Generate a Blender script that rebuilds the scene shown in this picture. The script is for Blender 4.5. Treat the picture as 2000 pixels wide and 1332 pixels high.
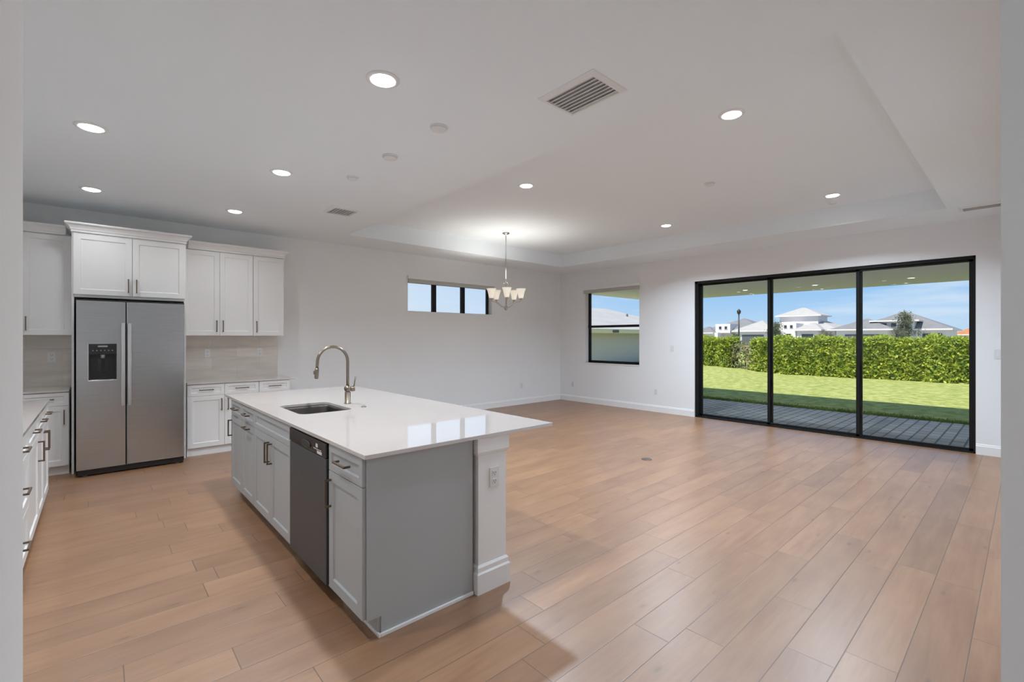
import bpy, bmesh, math, random
from math import radians, pi, sin, cos
from mathutils import Vector, Matrix
import numpy as np
for o in list(bpy.data.objects): bpy.data.objects.remove(o)
S = bpy.context.scene
COL = S.collection

# ------------------------------------------------------------------ camera
cam_d = bpy.data.cameras.new('camera'); cam = bpy.data.objects.new('camera', cam_d); COL.objects.link(cam)
cam.location = (0, 0, 1.49)
cam.rotation_euler = (radians(90), 0, radians(48.116 - 90))
cam_d.sensor_width = 36.0; cam_d.lens = 904.36 / 2000 * 36.0
cam_d.shift_y = (660.46 - 666) / 2000.0
cam_d.clip_start = 0.02; cam_d.clip_end = 1000
S.camera = cam
S.view_settings.view_transform = 'Standard'; S.view_settings.look = 'None'
S.view_settings.gamma = 1.0; S.view_settings.use_curve_mapping = False
S.view_settings.exposure = 0.20
S.cycles.max_bounces = 12; S.cycles.diffuse_bounces = 7; S.cycles.glossy_bounces = 5
S.cycles.transparent_max_bounces = 16; S.cycles.sample_clamp_indirect = 4.0
try: S.cycles.use_light_tree = True
except Exception: pass

# ------------------------------------------------------------------ world / sun
W = bpy.data.worlds.new('world'); S.world = W; W.use_nodes = True
nt = W.node_tree; nt.nodes.clear()
def N(nt, t, **k):
    n = nt.nodes.new(t)
    for a, b in k.items(): setattr(n, a, b)
    return n
def L(nt, a, b): nt.links.new(a, b)
out = N(nt, 'ShaderNodeOutputWorld'); bg = N(nt, 'ShaderNodeBackground')
tc = N(nt, 'ShaderNodeTexCoord'); sep = N(nt, 'ShaderNodeSeparateXYZ'); L(nt, tc.outputs['Generated'], sep.inputs[0])
ramp = N(nt, 'ShaderNodeValToRGB'); cr = ramp.color_ramp
cr.elements[0].position = 0.0; cr.elements[0].color = (0.55, 0.70, 0.88, 1)
cr.elements[1].position = 1.0; cr.elements[1].color = (0.11, 0.27, 0.66, 1)
e = cr.elements.new(0.05); e.color = (0.40, 0.62, 0.90, 1)
e = cr.elements.new(0.12); e.color = (0.24, 0.50, 0.88, 1)
L(nt, sep.outputs['Z'], ramp.inputs[0])
mp = N(nt, 'ShaderNodeMapping'); mp.inputs['Scale'].default_value = (2.2, 2.2, 16.0); L(nt, tc.outputs['Generated'], mp.inputs[0])
no = N(nt, 'ShaderNodeTexNoise'); no.inputs['Scale'].default_value = 2.1; no.inputs['Detail'].default_value = 7; no.inputs['Roughness'].default_value = 0.55
L(nt, mp.outputs[0], no.inputs['Vector'])
cl = N(nt, 'ShaderNodeValToRGB'); cl.color_ramp.elements[0].position = 0.48; cl.color_ramp.elements[1].position = 0.80
cl.color_ramp.elements[1].color = (0.85, 0.85, 0.85, 1); L(nt, no.outputs[0], cl.inputs[0])
mx = N(nt, 'ShaderNodeMixRGB'); mx.inputs[2].default_value = (0.74, 0.82, 0.92, 1)
mry = N(nt, 'ShaderNodeMapRange', interpolation_type='SMOOTHSTEP'); mry.inputs['From Min'].default_value = 0.45; mry.inputs['From Max'].default_value = 0.95; mry.inputs['To Max'].default_value = 0.75
L(nt, sep.outputs['Y'], mry.inputs[0]); mxa = N(nt, 'ShaderNodeMath', operation='MAXIMUM'); L(nt, mry.outputs[0], mxa.inputs[0]); L(nt, cl.outputs[0], mxa.inputs[1])
L(nt, mxa.outputs[0], mx.inputs[0]); L(nt, ramp.outputs[0], mx.inputs[1]); L(nt, mx.outputs[0], bg.inputs[0])
bg.inputs[1].default_value = 0.95; L(nt, bg.outputs[0], out.inputs[0])

sun_d = bpy.data.lights.new('sun', 'SUN'); sun = bpy.data.objects.new('sun', sun_d); COL.objects.link(sun)
sun_d.energy = 5.6; sun_d.angle = radians(0.6); sun_d.color = (1.0, 0.95, 0.86)
sv = Vector((0.62, -0.09, -1.0))            # direction the sunlight travels
sun.rotation_euler = sv.to_track_quat('-Z', 'Y').to_euler(); sun.location = (0, 0, 20)

# watts and colour of the recessed cans, in the order of the list 'cans'
K_, G_ = (0.93, 0.985, 1.02), (0.80, 0.94, 1.09)
LAMPS = [(15, K_), (14, K_), (3.0, K_), (15, K_), (4.4, K_), (42, G_), (44, G_), (48, G_), (50, G_), (12, K_), (11, K_)]

# ------------------------------------------------------------------ materials
MATS = {}
def pmat(name, col, rough=0.5, metal=0.0, spec=0.5, bump=None, noise=None, emit=None, coat=0.0, ior=None):
    """bump=(scale, strength, distance); noise=(scale, amount, detail, stretch)"""
    m = bpy.data.materials.new(name); m.use_nodes = True; t = m.node_tree; t.nodes.clear()
    o = N(t, 'ShaderNodeOutputMaterial'); b = N(t, 'ShaderNodeBsdfPrincipled'); L(t, b.outputs[0], o.inputs[0])
    b.inputs['Base Color'].default_value = (*col, 1); b.inputs['Roughness'].default_value = rough
    b.inputs['Metallic'].default_value = metal; b.inputs['Specular IOR Level'].default_value = spec
    if ior: b.inputs['IOR'].default_value = ior
    if coat: b.inputs['Coat Weight'].default_value = coat; b.inputs['Coat Roughness'].default_value = 0.08
    tcn = N(t, 'ShaderNodeTexCoord')
    if noise:
        mpn = N(t, 'ShaderNodeMapping'); mpn.inputs['Scale'].default_value = noise[3] if len(noise) > 3 else (1, 1, 1)
        L(t, tcn.outputs['Object'], mpn.inputs[0])
        nn = N(t, 'ShaderNodeTexNoise'); nn.inputs['Scale'].default_value = noise[0]; nn.inputs['Detail'].default_value = noise[2]
        L(t, mpn.outputs[0], nn.inputs['Vector'])
        r = N(t, 'ShaderNodeMapRange'); r.inputs['From Min'].default_value = 0.3; r.inputs['From Max'].default_value = 0.7
        r.inputs['To Min'].default_value = 1 - noise[1]; r.inputs['To Max'].default_value = 1 + noise[1]; L(t, nn.outputs[0], r.inputs[0])
        mm = N(t, 'ShaderNodeVectorMath', operation='SCALE'); mm.inputs[0].default_value = col; L(t, r.outputs[0], mm.inputs['Scale'])
        L(t, mm.outputs[0], b.inputs['Base Color'])
    if bump:
        nb = N(t, 'ShaderNodeTexNoise'); nb.inputs['Scale'].default_value = bump[0]; nb.inputs['Detail'].default_value = 3
        L(t, tcn.outputs['Object'], nb.inputs['Vector'])
        bp = N(t, 'ShaderNodeBump'); bp.inputs['Strength'].default_value = bump[1]; bp.inputs['Distance'].default_value = bump[2]
        L(t, nb.outputs[0], bp.inputs['Height']); L(t, bp.outputs[0], b.inputs['Normal'])
    if emit:
        b.inputs['Emission Color'].default_value = (*emit[0], 1); b.inputs['Emission Strength'].default_value = emit[1]
    MATS[name] = m; return m
wall_m = pmat('wall_paint', (0.80, 0.81, 0.82), 0.85, bump=(180, 0.05, 0.002))
ceil_m = pmat('ceiling_paint', (0.80, 0.855, 0.895), 0.9, bump=(90, 0.25, 0.004))
trim_m = pmat('trim_paint', (0.82, 0.82, 0.82), 0.45)
cab_m = pmat('white_cabinet_paint', (0.80, 0.80, 0.80), 0.42)
isl_m = pmat('grey_cabinet_paint', (0.40, 0.42, 0.43), 0.42)
toe_m = pmat('toe_kick', (0.08, 0.08, 0.08), 0.6)
pull_m = pmat('champagne_bronze', (0.20, 0.155, 0.115), 0.38, metal=0.85)
fau_m = pmat('faucet_bronze', (0.27, 0.225, 0.18), 0.3, metal=0.95)
steel_m = pmat('brushed_steel', (0.47, 0.48, 0.49), 0.25, metal=1.0, noise=(3, 0.06, 4, (1, 1, 60)))
hand_m = pmat('steel_handle', (0.68, 0.68, 0.68), 0.28, metal=1.0)
dsteel_m = pmat('dark_steel', (0.070, 0.080, 0.090), 0.4, metal=0.4, noise=(3, 0.06, 4, (60, 60, 1)))
black_m = pmat('black_plastic', (0.012, 0.012, 0.013), 0.35)
panel_m = pmat('black_gloss', (0.02, 0.02, 0.022), 0.15)
frame_m = pmat('black_aluminium', (0.008, 0.008, 0.008), 0.5, spec=0.25)
sink_m = pmat('sink_steel', (0.16, 0.145, 0.14), 0.38, metal=0.95)
plast_m = pmat('white_plastic', (0.72, 0.72, 0.72), 0.4)
hole_m = pmat('dark_slot', (0.06, 0.06, 0.06), 0.6); duct_shade_m = pmat('grey_duct_shade', (0.55, 0.55, 0.55), 0.7)
nick_m = pmat('brushed_nickel', (0.50, 0.48, 0.45), 0.3, metal=1.0)
vent_m = pmat('vent_paint', (0.76, 0.76, 0.76), 0.5)
blind_m = pmat('shade_fabric', (0.50, 0.50, 0.48), 0.85, bump=(300, 0.2, 0.001))
grey_m = pmat('grey_plastic', (0.30, 0.30, 0.30), 0.4)
lcd_m = pmat('white_button', (0.7, 0.7, 0.7), 0.4)
quartz_m = pmat('white_quartz', (0.57, 0.525, 0.505), 0.035, spec=0.6, noise=(9, 0.012, 6), ior=1.75)
glassy = pmat('frosted_glass', (0.86, 0.82, 0.74), 0.35, emit=((1.0, 0.90, 0.74), 0.35))
led_m = pmat('led_diffuser', (0.9, 0.9, 0.9), 0.5, emit=((1.0, 0.97, 0.93), 14.0))
soff_m = pmat('lanai_ceiling', (0.88, 0.82, 0.90), 0.8)
stuc_m = pmat('neighbour_stucco', (0.55, 0.50, 0.52), 0.9, bump=(40, 0.4, 0.01))
hwall_m = pmat('white_stucco', (0.70, 0.67, 0.67), 0.9)
hbeige_m = pmat('cream_stucco', (0.72, 0.62, 0.45), 0.9)
roofg_m = pmat('grey_tile_roof', (0.20, 0.195, 0.20), 0.8, noise=(0.8, 0.12, 5, (1, 1, 6)))
roofl_m = pmat('pale_tile_roof', (0.40, 0.38, 0.365), 0.8, noise=(0.8, 0.08, 5, (1, 1, 6)))
roofo_m = pmat('orange_tile_roof', (0.42, 0.17, 0.07), 0.8, noise=(0.8, 0.15, 5, (1, 1, 6)))
hwin_m = pmat('dark_window', (0.03, 0.04, 0.05), 0.15)
gar_m = pmat('garage_door', (0.10, 0.105, 0.11), 0.5)
bark_m = pmat('bark', (0.16, 0.11, 0.075), 0.9)
pole_m = pmat('dark_pole', (0.02, 0.02, 0.025), 0.5)
dirt_m = pmat('dirt', (0.10, 0.085, 0.06), 1.0, noise=(9, 0.4, 6))

def glass_mat():
    m = bpy.data.materials.new('window_glass'); m.use_nodes = True; t = m.node_tree; t.nodes.clear()
    o = N(t, 'ShaderNodeOutputMaterial'); mi = N(t, 'ShaderNodeMixShader'); tr = N(t, 'ShaderNodeBsdfTransparent')
    gl = N(t, 'ShaderNodeBsdfGlossy'); gl.inputs['Roughness'].default_value = 0.0; gl.inputs['Color'].default_value = (0.8, 0.8, 0.8, 1)
    tr.inputs[0].default_value = (0.97, 0.98, 0.97, 1)
    fr = N(t, 'ShaderNodeFresnel'); fr.inputs[0].default_value = 1.25
    L(t, fr.outputs[0], mi.inputs[0]); L(t, tr.outputs[0], mi.inputs[1]); L(t, gl.outputs[0], mi.inputs[2]); L(t, mi.outputs[0], o.inputs[0])
    return m
glass_m = glass_mat()

def leaf_mat(name, c1, c2, trans=0.35, scale=1.5):
    m = bpy.data.materials.new(name); m.use_nodes = True; t = m.node_tree; t.nodes.clear()
    o = N(t, 'ShaderNodeOutputMaterial'); b = N(t, 'ShaderNodeBsdfPrincipled'); b.inputs['Roughness'].default_value = 0.45
    tl = N(t, 'ShaderNodeBsdfTranslucent'); mi = N(t, 'ShaderNodeMixShader'); mi.inputs[0].default_value = trans
    tcn = N(t, 'ShaderNodeTexCoord'); nn = N(t, 'ShaderNodeTexNoise'); nn.inputs['Scale'].default_value = scale; nn.inputs['Detail'].default_value = 8
    nn.inputs['Roughness'].default_value = 0.7
    L(t, tcn.outputs['Object'], nn.inputs['Vector'])
    r = N(t, 'ShaderNodeValToRGB'); r.color_ramp.elements[0].position = 0.35; r.color_ramp.elements[1].position = 0.65
    r.color_ramp.elements[0].color = (*c1, 1); r.color_ramp.elements[1].color = (*c2, 1)
    L(t, nn.outputs[0], r.inputs[0]); L(t, r.outputs[0], b.inputs['Base Color']); L(t, r.outputs[0], tl.inputs[0])
    L(t, b.outputs[0], mi.inputs[1]); L(t, tl.outputs[0], mi.inputs[2]); L(t, mi.outputs[0], o.inputs[0])
    return m
hedge_leaf = leaf_mat('hedge_leaf', (0.16, 0.27, 0.04), (0.66, 0.70, 0.12), scale=4.0)
dry_leaf = leaf_mat('dry_leaf', (0.25, 0.28, 0.10), (0.50, 0.44, 0.26))
tree_leaf = leaf_mat('tree_leaf', (0.10, 0.12, 0.07), (0.22, 0.23, 0.15))
grass_blade = leaf_mat('grass_blade', (0.10, 0.17, 0.03), (0.26, 0.36, 0.07))

def floor_mat():
    m = bpy.data.materials.new('oak_planks'); m.use_nodes = True; t = m.node_tree; t.nodes.clear()
    o = N(t, 'ShaderNodeOutputMaterial'); b = N(t, 'ShaderNodeBsdfPrincipled'); L(t, b.outputs[0], o.inputs[0])
    tcn = N(t, 'ShaderNodeTexCoord'); sp = N(t, 'ShaderNodeSeparateXYZ'); L(t, tcn.outputs['Object'], sp.inputs[0])
    def M(op, a, b_=None, c=None):
        n = N(t, 'ShaderNodeMath', operation=op)
        for i, v in enumerate((a, b_, c)):
            if v is None: continue
            if isinstance(v, (int, float)): n.inputs[i].default_value = v
            else: L(t, v, n.inputs[i])
        return n.outputs[0]
    PW, PL = 0.1977, 1.29
    yy = M('DIVIDE', M('SUBTRACT', sp.outputs['Y'], 0.187 - 20 * PW), PW)
    row = M('FLOOR', yy); fy = M('FRACT', yy)
    wn = N(t, 'ShaderNodeTexWhiteNoise', noise_dimensions='1D'); L(t, row, wn.inputs['W'])
    xx = M('DIVIDE', M('ADD', sp.outputs['X'], M('MULTIPLY', wn.outputs['Value'], PL * 3)), PL)
    colm = M('FLOOR', xx); fx = M('FRACT', xx)
    cid = N(t, 'ShaderNodeCombineXYZ'); L(t, row, cid.inputs[0]); L(t, colm, cid.inputs[1])
    wn2 = N(t, 'ShaderNodeTexWhiteNoise', noise_dimensions='3D'); L(t, cid.outputs[0], wn2.inputs['Vector'])
    # seams
    ey = M('MULTIPLY', M('MINIMUM', fy, M('SUBTRACT', 1, fy)), PW)
    ex = M('MULTIPLY', M('MINIMUM', fx, M('SUBTRACT', 1, fx)), PL)
    ed = M('MINIMUM', ey, ex)
    seam = N(t, 'ShaderNodeMapRange', interpolation_type='SMOOTHSTEP'); seam.inputs['From Min'].default_value = 0.0008; seam.inputs['From Max'].default_value = 0.0030
    L(t, ed, seam.inputs[0])
    # grain
    vec = N(t, 'ShaderNodeCombineXYZ'); L(t, M('ADD', sp.outputs['X'], M('MULTIPLY', wn2.outputs['Value'], 37)), vec.inputs[0])
    L(t, sp.outputs['Y'], vec.inputs[1]); L(t, M('MULTIPLY', wn2.outputs['Value'], 9), vec.inputs[2])
    mp1 = N(t, 'ShaderNodeMapping'); mp1.inputs['Scale'].default_value = (1.2, 16, 1); L(t, vec.outputs[0], mp1.inputs[0])
    g1 = N(t, 'ShaderNodeTexNoise'); g1.inputs['Scale'].default_value = 2.2; g1.inputs['Detail'].default_value = 8; g1.inputs['Roughness'].default_value = 0.62
    g1.inputs['Distortion'].default_value = 0.6; L(t, mp1.outputs[0], g1.inputs['Vector'])
    mp2 = N(t, 'ShaderNodeMapping'); mp2.inputs['Scale'].default_value = (1.0, 3.2, 1); L(t, vec.outputs[0], mp2.inputs[0])
    g2 = N(t, 'ShaderNodeTexNoise'); g2.inputs['Scale'].default_value = 2.0; g2.inputs['Detail'].default_value = 3; L(t, mp2.outputs[0], g2.inputs['Vector'])
    mp3 = N(t, 'ShaderNodeMapping'); mp3.inputs['Scale'].default_value = (1.6, 5.0, 1); L(t, vec.outputs[0], mp3.inputs[0])
    kn = N(t, 'ShaderNodeTexVoronoi'); kn.inputs['Scale'].default_value = 1.5; L(t, mp3.outputs[0], kn.inputs['Vector'])
    knot = N(t, 'ShaderNodeMapRange', interpolation_type='SMOOTHSTEP'); knot.inputs['From Min'].default_value = 0.0; knot.inputs['From Max'].default_value = 0.13
    knot.inputs['To Min'].default_value = 0.6; knot.inputs['To Max'].default_value = 1.0; L(t, kn.outputs['Distance'], knot.inputs[0])
    ra = N(t, 'ShaderNodeValToRGB'); ra.color_ramp.elements[0].position = 0.27; ra.color_ramp.elements[1].position = 0.73
    ra.color_ramp.elements[0].color = (0.220, 0.103, 0.048, 1); ra.color_ramp.elements[1].color = (0.360, 0.197, 0.102, 1)
    L(t, M('ADD', M('MULTIPLY', g1.outputs[0], 0.5), M('MULTIPLY', g2.outputs[0], 0.5)), ra.inputs[0])
    tone = M('ADD', 0.90, M('MULTIPLY', wn2.outputs['Value'], 0.20))
    f = M('MULTIPLY', M('MULTIPLY', tone, knot.outputs[0]), M('ADD', 0.38, M('MULTIPLY', seam.outputs[0], 0.62)))
    sc = N(t, 'ShaderNodeVectorMath', operation='SCALE'); L(t, ra.outputs[0], sc.inputs[0]); L(t, f, sc.inputs['Scale'])
    L(t, sc.outputs[0], b.inputs['Base Color'])
    rr = M('ADD', 0.33, M('MULTIPLY', g1.outputs[0], 0.08)); L(t, rr, b.inputs['Roughness'])
    b.inputs['IOR'].default_value = 2.0
    bp = N(t, 'ShaderNodeBump'); bp.inputs['Strength'].default_value = 0.35; bp.inputs['Distance'].default_value = 0.0015
    L(t, M('ADD', seam.outputs[0], M('MULTIPLY', g1.outputs[0], 0.10)), bp.inputs['Height']); L(t, bp.outputs[0], b.inputs['Normal'])
    return m
floor_m = floor_mat()

def brick_mat(name, c1, c2, mortar, bw, rh, ms, rough, axes='XY', offset=0.5, bump=0.3, bias=0.0):
    m = bpy.data.materials.new(name); m.use_nodes = True; t = m.node_tree; t.nodes.clear()
    o = N(t, 'ShaderNodeOutputMaterial'); b = N(t, 'ShaderNodeBsdfPrincipled'); L(t, b.outputs[0], o.inputs[0])
    b.inputs['Roughness'].default_value = rough
    tcn = N(t, 'ShaderNodeTexCoord'); sp = N(t, 'ShaderNodeSeparateXYZ'); L(t, tcn.outputs['Object'], sp.inputs[0])
    cb = N(t, 'ShaderNodeCombineXYZ'); L(t, sp.outputs[axes[0]], cb.inputs[0]); L(t, sp.outputs[axes[1]], cb.inputs[1])
    br = N(t, 'ShaderNodeTexBrick'); br.offset = offset; L(t, cb.outputs[0], br.inputs['Vector'])
    br.inputs['Scale'].default_value = 1; br.inputs['Brick Width'].default_value = bw; br.inputs['Row Height'].default_value = rh
    br.inputs['Mortar Size'].default_value = ms; br.inputs['Color1'].default_value = (*c1, 1); br.inputs['Color2'].default_value = (*c2, 1)
    br.inputs['Mortar'].default_value = (*mortar, 1); br.inputs['Bias'].default_value = bias
    nn = N(t, 'ShaderNodeTexNoise'); nn.inputs['Scale'].default_value = 3.0; nn.inputs['Detail'].default_value = 5
    mpp = N(t, 'ShaderNodeMapping'); mpp.inputs['Scale'].default_value = (1, 1, 6); L(t, tcn.outputs['Object'], mpp.inputs[0]); L(t, mpp.outputs[0], nn.inputs['Vector'])
    mr = N(t, 'ShaderNodeMapRange'); mr.inputs['To Min'].default_value = 0.82; mr.inputs['To Max'].default_value = 1.18; L(t, nn.outputs[0], mr.inputs[0])
    sc = N(t, 'ShaderNodeVectorMath', operation='SCALE'); L(t, br.outputs['Color'], sc.inputs[0]); L(t, mr.outputs[0], sc.inputs['Scale'])
    L(t, sc.outputs[0], b.inputs['Base Color'])
    bp = N(t, 'ShaderNodeBump'); bp.inputs['Strength'].default_value = bump; bp.inputs['Distance'].default_value = 0.004; bp.invert = True
    L(t, br.outputs['Fac'], bp.inputs['Height']); L(t, bp.outputs[0], b.inputs['Normal'])
    return m
splash_m = brick_mat('backsplash_tile', (0.63, 0.58, 0.52), (0.72, 0.67, 0.61), (0.56, 0.52, 0.47), 0.60, 0.152, 0.002, 0.22, 'XZ')
paver_m = brick_mat('grey_pavers', (0.36, 0.345, 0.35), (0.47, 0.445, 0.44), (0.14, 0.135, 0.13), 0.28, 0.15, 0.012, 0.85, 'XY')

def grass_mat():
    m = bpy.data.materials.new('lawn'); m.use_nodes = True; t = m.node_tree; t.nodes.clear()
    o = N(t, 'ShaderNodeOutputMaterial'); b = N(t, 'ShaderNodeBsdfPrincipled'); L(t, b.outputs[0], o.inputs[0]); b.inputs['Roughness'].default_value = 0.95
    b.inputs['Specular IOR Level'].default_value = 0.1
    tcn = N(t, 'ShaderNodeTexCoord')
    n1 = N(t, 'ShaderNodeTexNoise'); n1.inputs['Scale'].default_value = 5.0; n1.inputs['Detail'].default_value = 12; n1.inputs['Roughness'].default_value = 0.72
    L(t, tcn.outputs['Object'], n1.inputs['Vector'])
    r = N(t, 'ShaderNodeValToRGB'); r.color_ramp.elements[0].position = 0.40; r.color_ramp.elements[1].position = 0.60
    r.color_ramp.elements[0].color = (0.24, 0.29, 0.07, 1); r.color_ramp.elements[1].color = (0.46, 0.47, 0.17, 1)
    L(t, n1.outputs[0], r.inputs[0]); L(t, r.outputs[0], b.inputs['Base Color'])
    n2 = N(t, 'ShaderNodeTexNoise'); n2.inputs['Scale'].default_value = 40; n2.inputs['Detail'].default_value = 4; L(t, tcn.outputs['Object'], n2.inputs['Vector'])
    bp = N(t, 'ShaderNodeBump'); bp.inputs['Strength'].default_value = 0.8; bp.inputs['Distance'].default_value = 0.03
    L(t, n2.outputs[0], bp.inputs['Height']); L(t, bp.outputs[0], b.inputs['Normal'])
    return m
lawn_m = grass_mat()

# ------------------------------------------------------------------ mesh helpers
class MB:
    def __init__(s): s.v = []; s.f = []; s.sm = []
    def box(s, x0, x1, y0, y1, z0, z1):
        if x0 > x1: x0, x1 = x1, x0
        if y0 > y1: y0, y1 = y1, y0
        b = len(s.v)
        s.v += [(x0,y0,z0),(x1,y0,z0),(x1,y1,z0),(x0,y1,z0),(x0,y0,z1),(x1,y0,z1),(x1,y1,z1),(x0,y1,z1)]
        for q in ((0,3,2,1),(4,5,6,7),(0,1,5,4),(1,2,6,5),(2,3,7,6),(3,0,4,7)): s.f.append([b+i for i in q]); s.sm.append(False)
        return s
    def poly(s, pts, sm=False):
        b = len(s.v); s.v += [tuple(p) for p in pts]; s.f.append(list(range(b, b+len(pts)))); s.sm.append(sm); return s
    def rings(s, rings, closed=True, cap0=True, cap1=True, sm=True):
        b = len(s.v); n = len(rings[0])
        for r in rings: s.v += [tuple(p) for p in r]
        for i in range(len(rings)-1):
            for j in range(n if closed else n-1):
                k = (j+1) % n
                s.f.append([b+i*n+j, b+i*n+k, b+(i+1)*n+k, b+(i+1)*n+j]); s.sm.append(sm)
        if cap0: s.f.append([b+j for j in range(n)][::-1]); s.sm.append(False)
        if cap1: s.f.append([b+(len(rings)-1)*n+j for j in range(n)]); s.sm.append(False)
        return s
    def lathe(s, prof, c=(0,0,0), n=32, cap0=True, cap1=True, axis='Z', sm=True):
        rs = []
        for r, h in prof:
            ring = []
            for j in range(n):
                a = 2*pi*j/n
                p = (r*cos(a), r*sin(a), h)
                if axis == 'X': p = (h, p[0], p[1])
                elif axis == 'Y': p = (p[0], h, p[1])
                ring.append((c[0]+p[0], c[1]+p[1], c[2]+p[2]))
            rs.append(ring)
        return s.rings(rs, True, cap0, cap1, sm)
    def tube(s, pts, rad, n=14, sm=True):
        pts = [Vector(p) for p in pts]; rs = []
        rad = rad if isinstance(rad, (list, tuple)) else [rad]*len(pts)
        up = None
        for i, p in enumerate(pts):
            d = (pts[min(i+1, len(pts)-1)] - pts[max(i-1, 0)]).normalized()
            if up is None:
                up = Vector((0,0,1)) if abs(d.z) < 0.9 else Vector((0,1,0))
            a = d.cross(up).normalized(); up = a.cross(d).normalized()
            rs.append([p + (a*cos(2*pi*j/n) + up*sin(2*pi*j/n))*rad[i] for j in range(n)])
        return s.rings(rs, True, True, True, sm)
    def sweep3(s, x0, x1, y0, yb, prof):
        """moulding round the left side, front (-y) and right side of a box; prof=[(offset, z)...]"""
        rs = []
        for o, z in prof: rs.append([(x0-o, yb, z), (x0-o, y0-o, z), (x1+o, y0-o, z), (x1+o, yb, z)])
        return s.rings(rs, True, True, True, False)
    def build(s, name, mat, parent=None, bevel=0.0, loc=None, autosm=False):
        me = bpy.data.meshes.new(name)
        v = s.v
        if loc is not None: v = [(a[0]-loc[0], a[1]-loc[1], a[2]-loc[2]) for a in v]
        me.from_pydata(v, [], s.f); me.update()
        me.polygons.foreach_set('use_smooth', s.sm)
        bm = bmesh.new(); bm.from_mesh(me); bmesh.ops.recalc_face_normals(bm, faces=bm.faces); bm.to_mesh(me); bm.free()
        me.materials.append(mat)
        o = bpy.data.objects.new(name, me); COL.objects.link(o)
        if loc is not None: o.location = loc
        if parent: o.parent = parent
        if bevel:
            b = o.modifiers.new('bevel', 'BEVEL'); b.width = bevel; b.segments = 2; b.limit_method = 'ANGLE'; b.angle_limit = radians(40)
        return o
def box(*a): return MB().box(*a)
def tag(o, label, cat, group=None, kind=None):
    o['label'] = label; o['category'] = cat
    if group: o['group'] = group
    if kind: o['kind'] = kind
    return o
def thing(name, label, cat, loc=(0,0,0), rz=0, group=None):
    o = bpy.data.objects.new(name, None); COL.objects.link(o); o.location = loc; o.rotation_euler = (0, 0, rz); o.empty_display_size = 0.1
    return tag(o, label, cat, group)
def struct(o): o['kind'] = 'structure'; return o
def dup(root, loc, rz=None, label=None, group=None):
    r = root.copy(); COL.objects.link(r); r.location = loc
    if rz is not None: r.rotation_euler = (0, 0, rz)
    if label: r['label'] = label
    if group: r['group'] = group
    for ch in list(root.children):
        c = ch.copy(); COL.objects.link(c); c.parent = r
        for g in list(ch.children):
            d = g.copy(); COL.objects.link(d); d.parent = c
    return r

# ------------------------------------------------------------------ room dimensions
XR, YB, ZC, ZT = 8.42, 7.63, 3.04, 3.30      # right wall, back wall, ceiling, tray ceiling
XL = -0.985                                   # kitchen side wall
T = 0.20
# floor
struct(box(-3.2, XR+0.02, -3.2, YB, -0.12, 0).build('floor', floor_m))
# ceiling with the raised tray
c = MB(); tx0, tx1, ty0, ty1 = 2.80, 7.56, 0.65, 6.80
c.box(-3.4, tx0, -3.4, YB+T, ZC, ZT); c.box(tx1, XR+T, -3.4, YB+T, ZC, ZT)
c.box(tx0, tx1, -3.4, ty0, ZC, ZT); c.box(tx0, tx1, ty1, YB+T, ZC, ZT); c.box(-3.4, XR+T, -3.4, YB+T, ZT, ZT+0.12)
struct(c.build('ceiling', ceil_m))
# back wall with the high window opening
wx0, wx1, wz0, wz1 = 4.265, 6.27, 1.99, 2.56
w = MB(); w.box(XL-T, wx0, YB, YB+T, 0, ZC); w.box(wx1, XR, YB, YB+T, 0, ZC); w.box(wx0, wx1, YB, YB+T, 0, wz0); w.box(wx0, wx1, YB, YB+T, wz1, ZC)
struct(w.build('wall_back', wall_m))
# right wall: window opening and slider opening
vy0, vy1, vz0, vz1 = 5.415, 6.853, 0.93, 2.60
sy0, sy1, sz1 = 0.452, 4.217, 2.56
w = MB(); w.box(XR, XR+T, vy1, YB+T, 0, ZC); w.box(XR, XR+T, sy1, vy0, 0, ZC); w.box(XR, XR+T, -0.12, sy0, 0, ZC)
w.box(XR, XR+T, vy0, vy1, 0, vz0); w.box(XR, XR+T, vy0, vy1, vz1, ZC); w.box(XR, XR+T, sy0, sy1, sz1, ZC)
struct(w.build('wall_right', wall_m))
struct(box(1.10, XR, -0.12, 0.03, 0, ZC).build('wall_south', wall_m))
struct(box(1.10, 1.24, -3.2, -0.12, 0, ZC).build('wall_hall_right', wall_m))
struct(box(-0.24, 1.24, -3.34, -3.2, 0, ZC).build('wall_hall_end', wall_m))
struct(box(-0.24, -0.10, -3.2, 1.22, 0, ZC).build('wall_hall_left', wall_m))
struct(box(XL, -0.24, 1.08, 1.22, 0, ZC).build('wall_kitchen_return', wall_m))
struct(box(XL-T, XL, 1.08, YB, 0, ZC).build('wall_left', wall_m))
# baseboards
def bb_prof(h=0.135, t=0.016): return [(0, 0), (t, 0), (t, h*0.80), (t*0.55, h*0.86), (t*0.55, h*0.95), (t*0.2, h), (0, h)]
def baseboard(name, a, b, nrm):
    a = Vector(a); b = Vector(b); n = Vector(nrm)
    m = MB(); m.rings([[a + n*o + Vector((0,0,z)) for o, z in bb_prof()], [b + n*o + Vector((0,0,z)) for o, z in bb_prof()]], True, True, True, False)
    return struct(m.build(name, trim_m))
baseboard('baseboard_back', (2.06, YB, 0), (XR, YB, 0), (0, -1, 0))
baseboard('baseboard_right_far', (XR, YB-0.016, 0), (XR, sy1+0.002, 0), (-1, 0, 0))
baseboard('baseboard_right_near', (XR, sy0-0.002, 0), (XR, 0.046, 0), (-1, 0, 0))
baseboard('baseboard_south', (1.116, 0.03, 0), (XR, 0.03, 0), (0, 1, 0))
baseboard('baseboard_hall', (1.10, -3.2, 0), (1.10, 0.03, 0), (-1, 0, 0))

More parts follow.
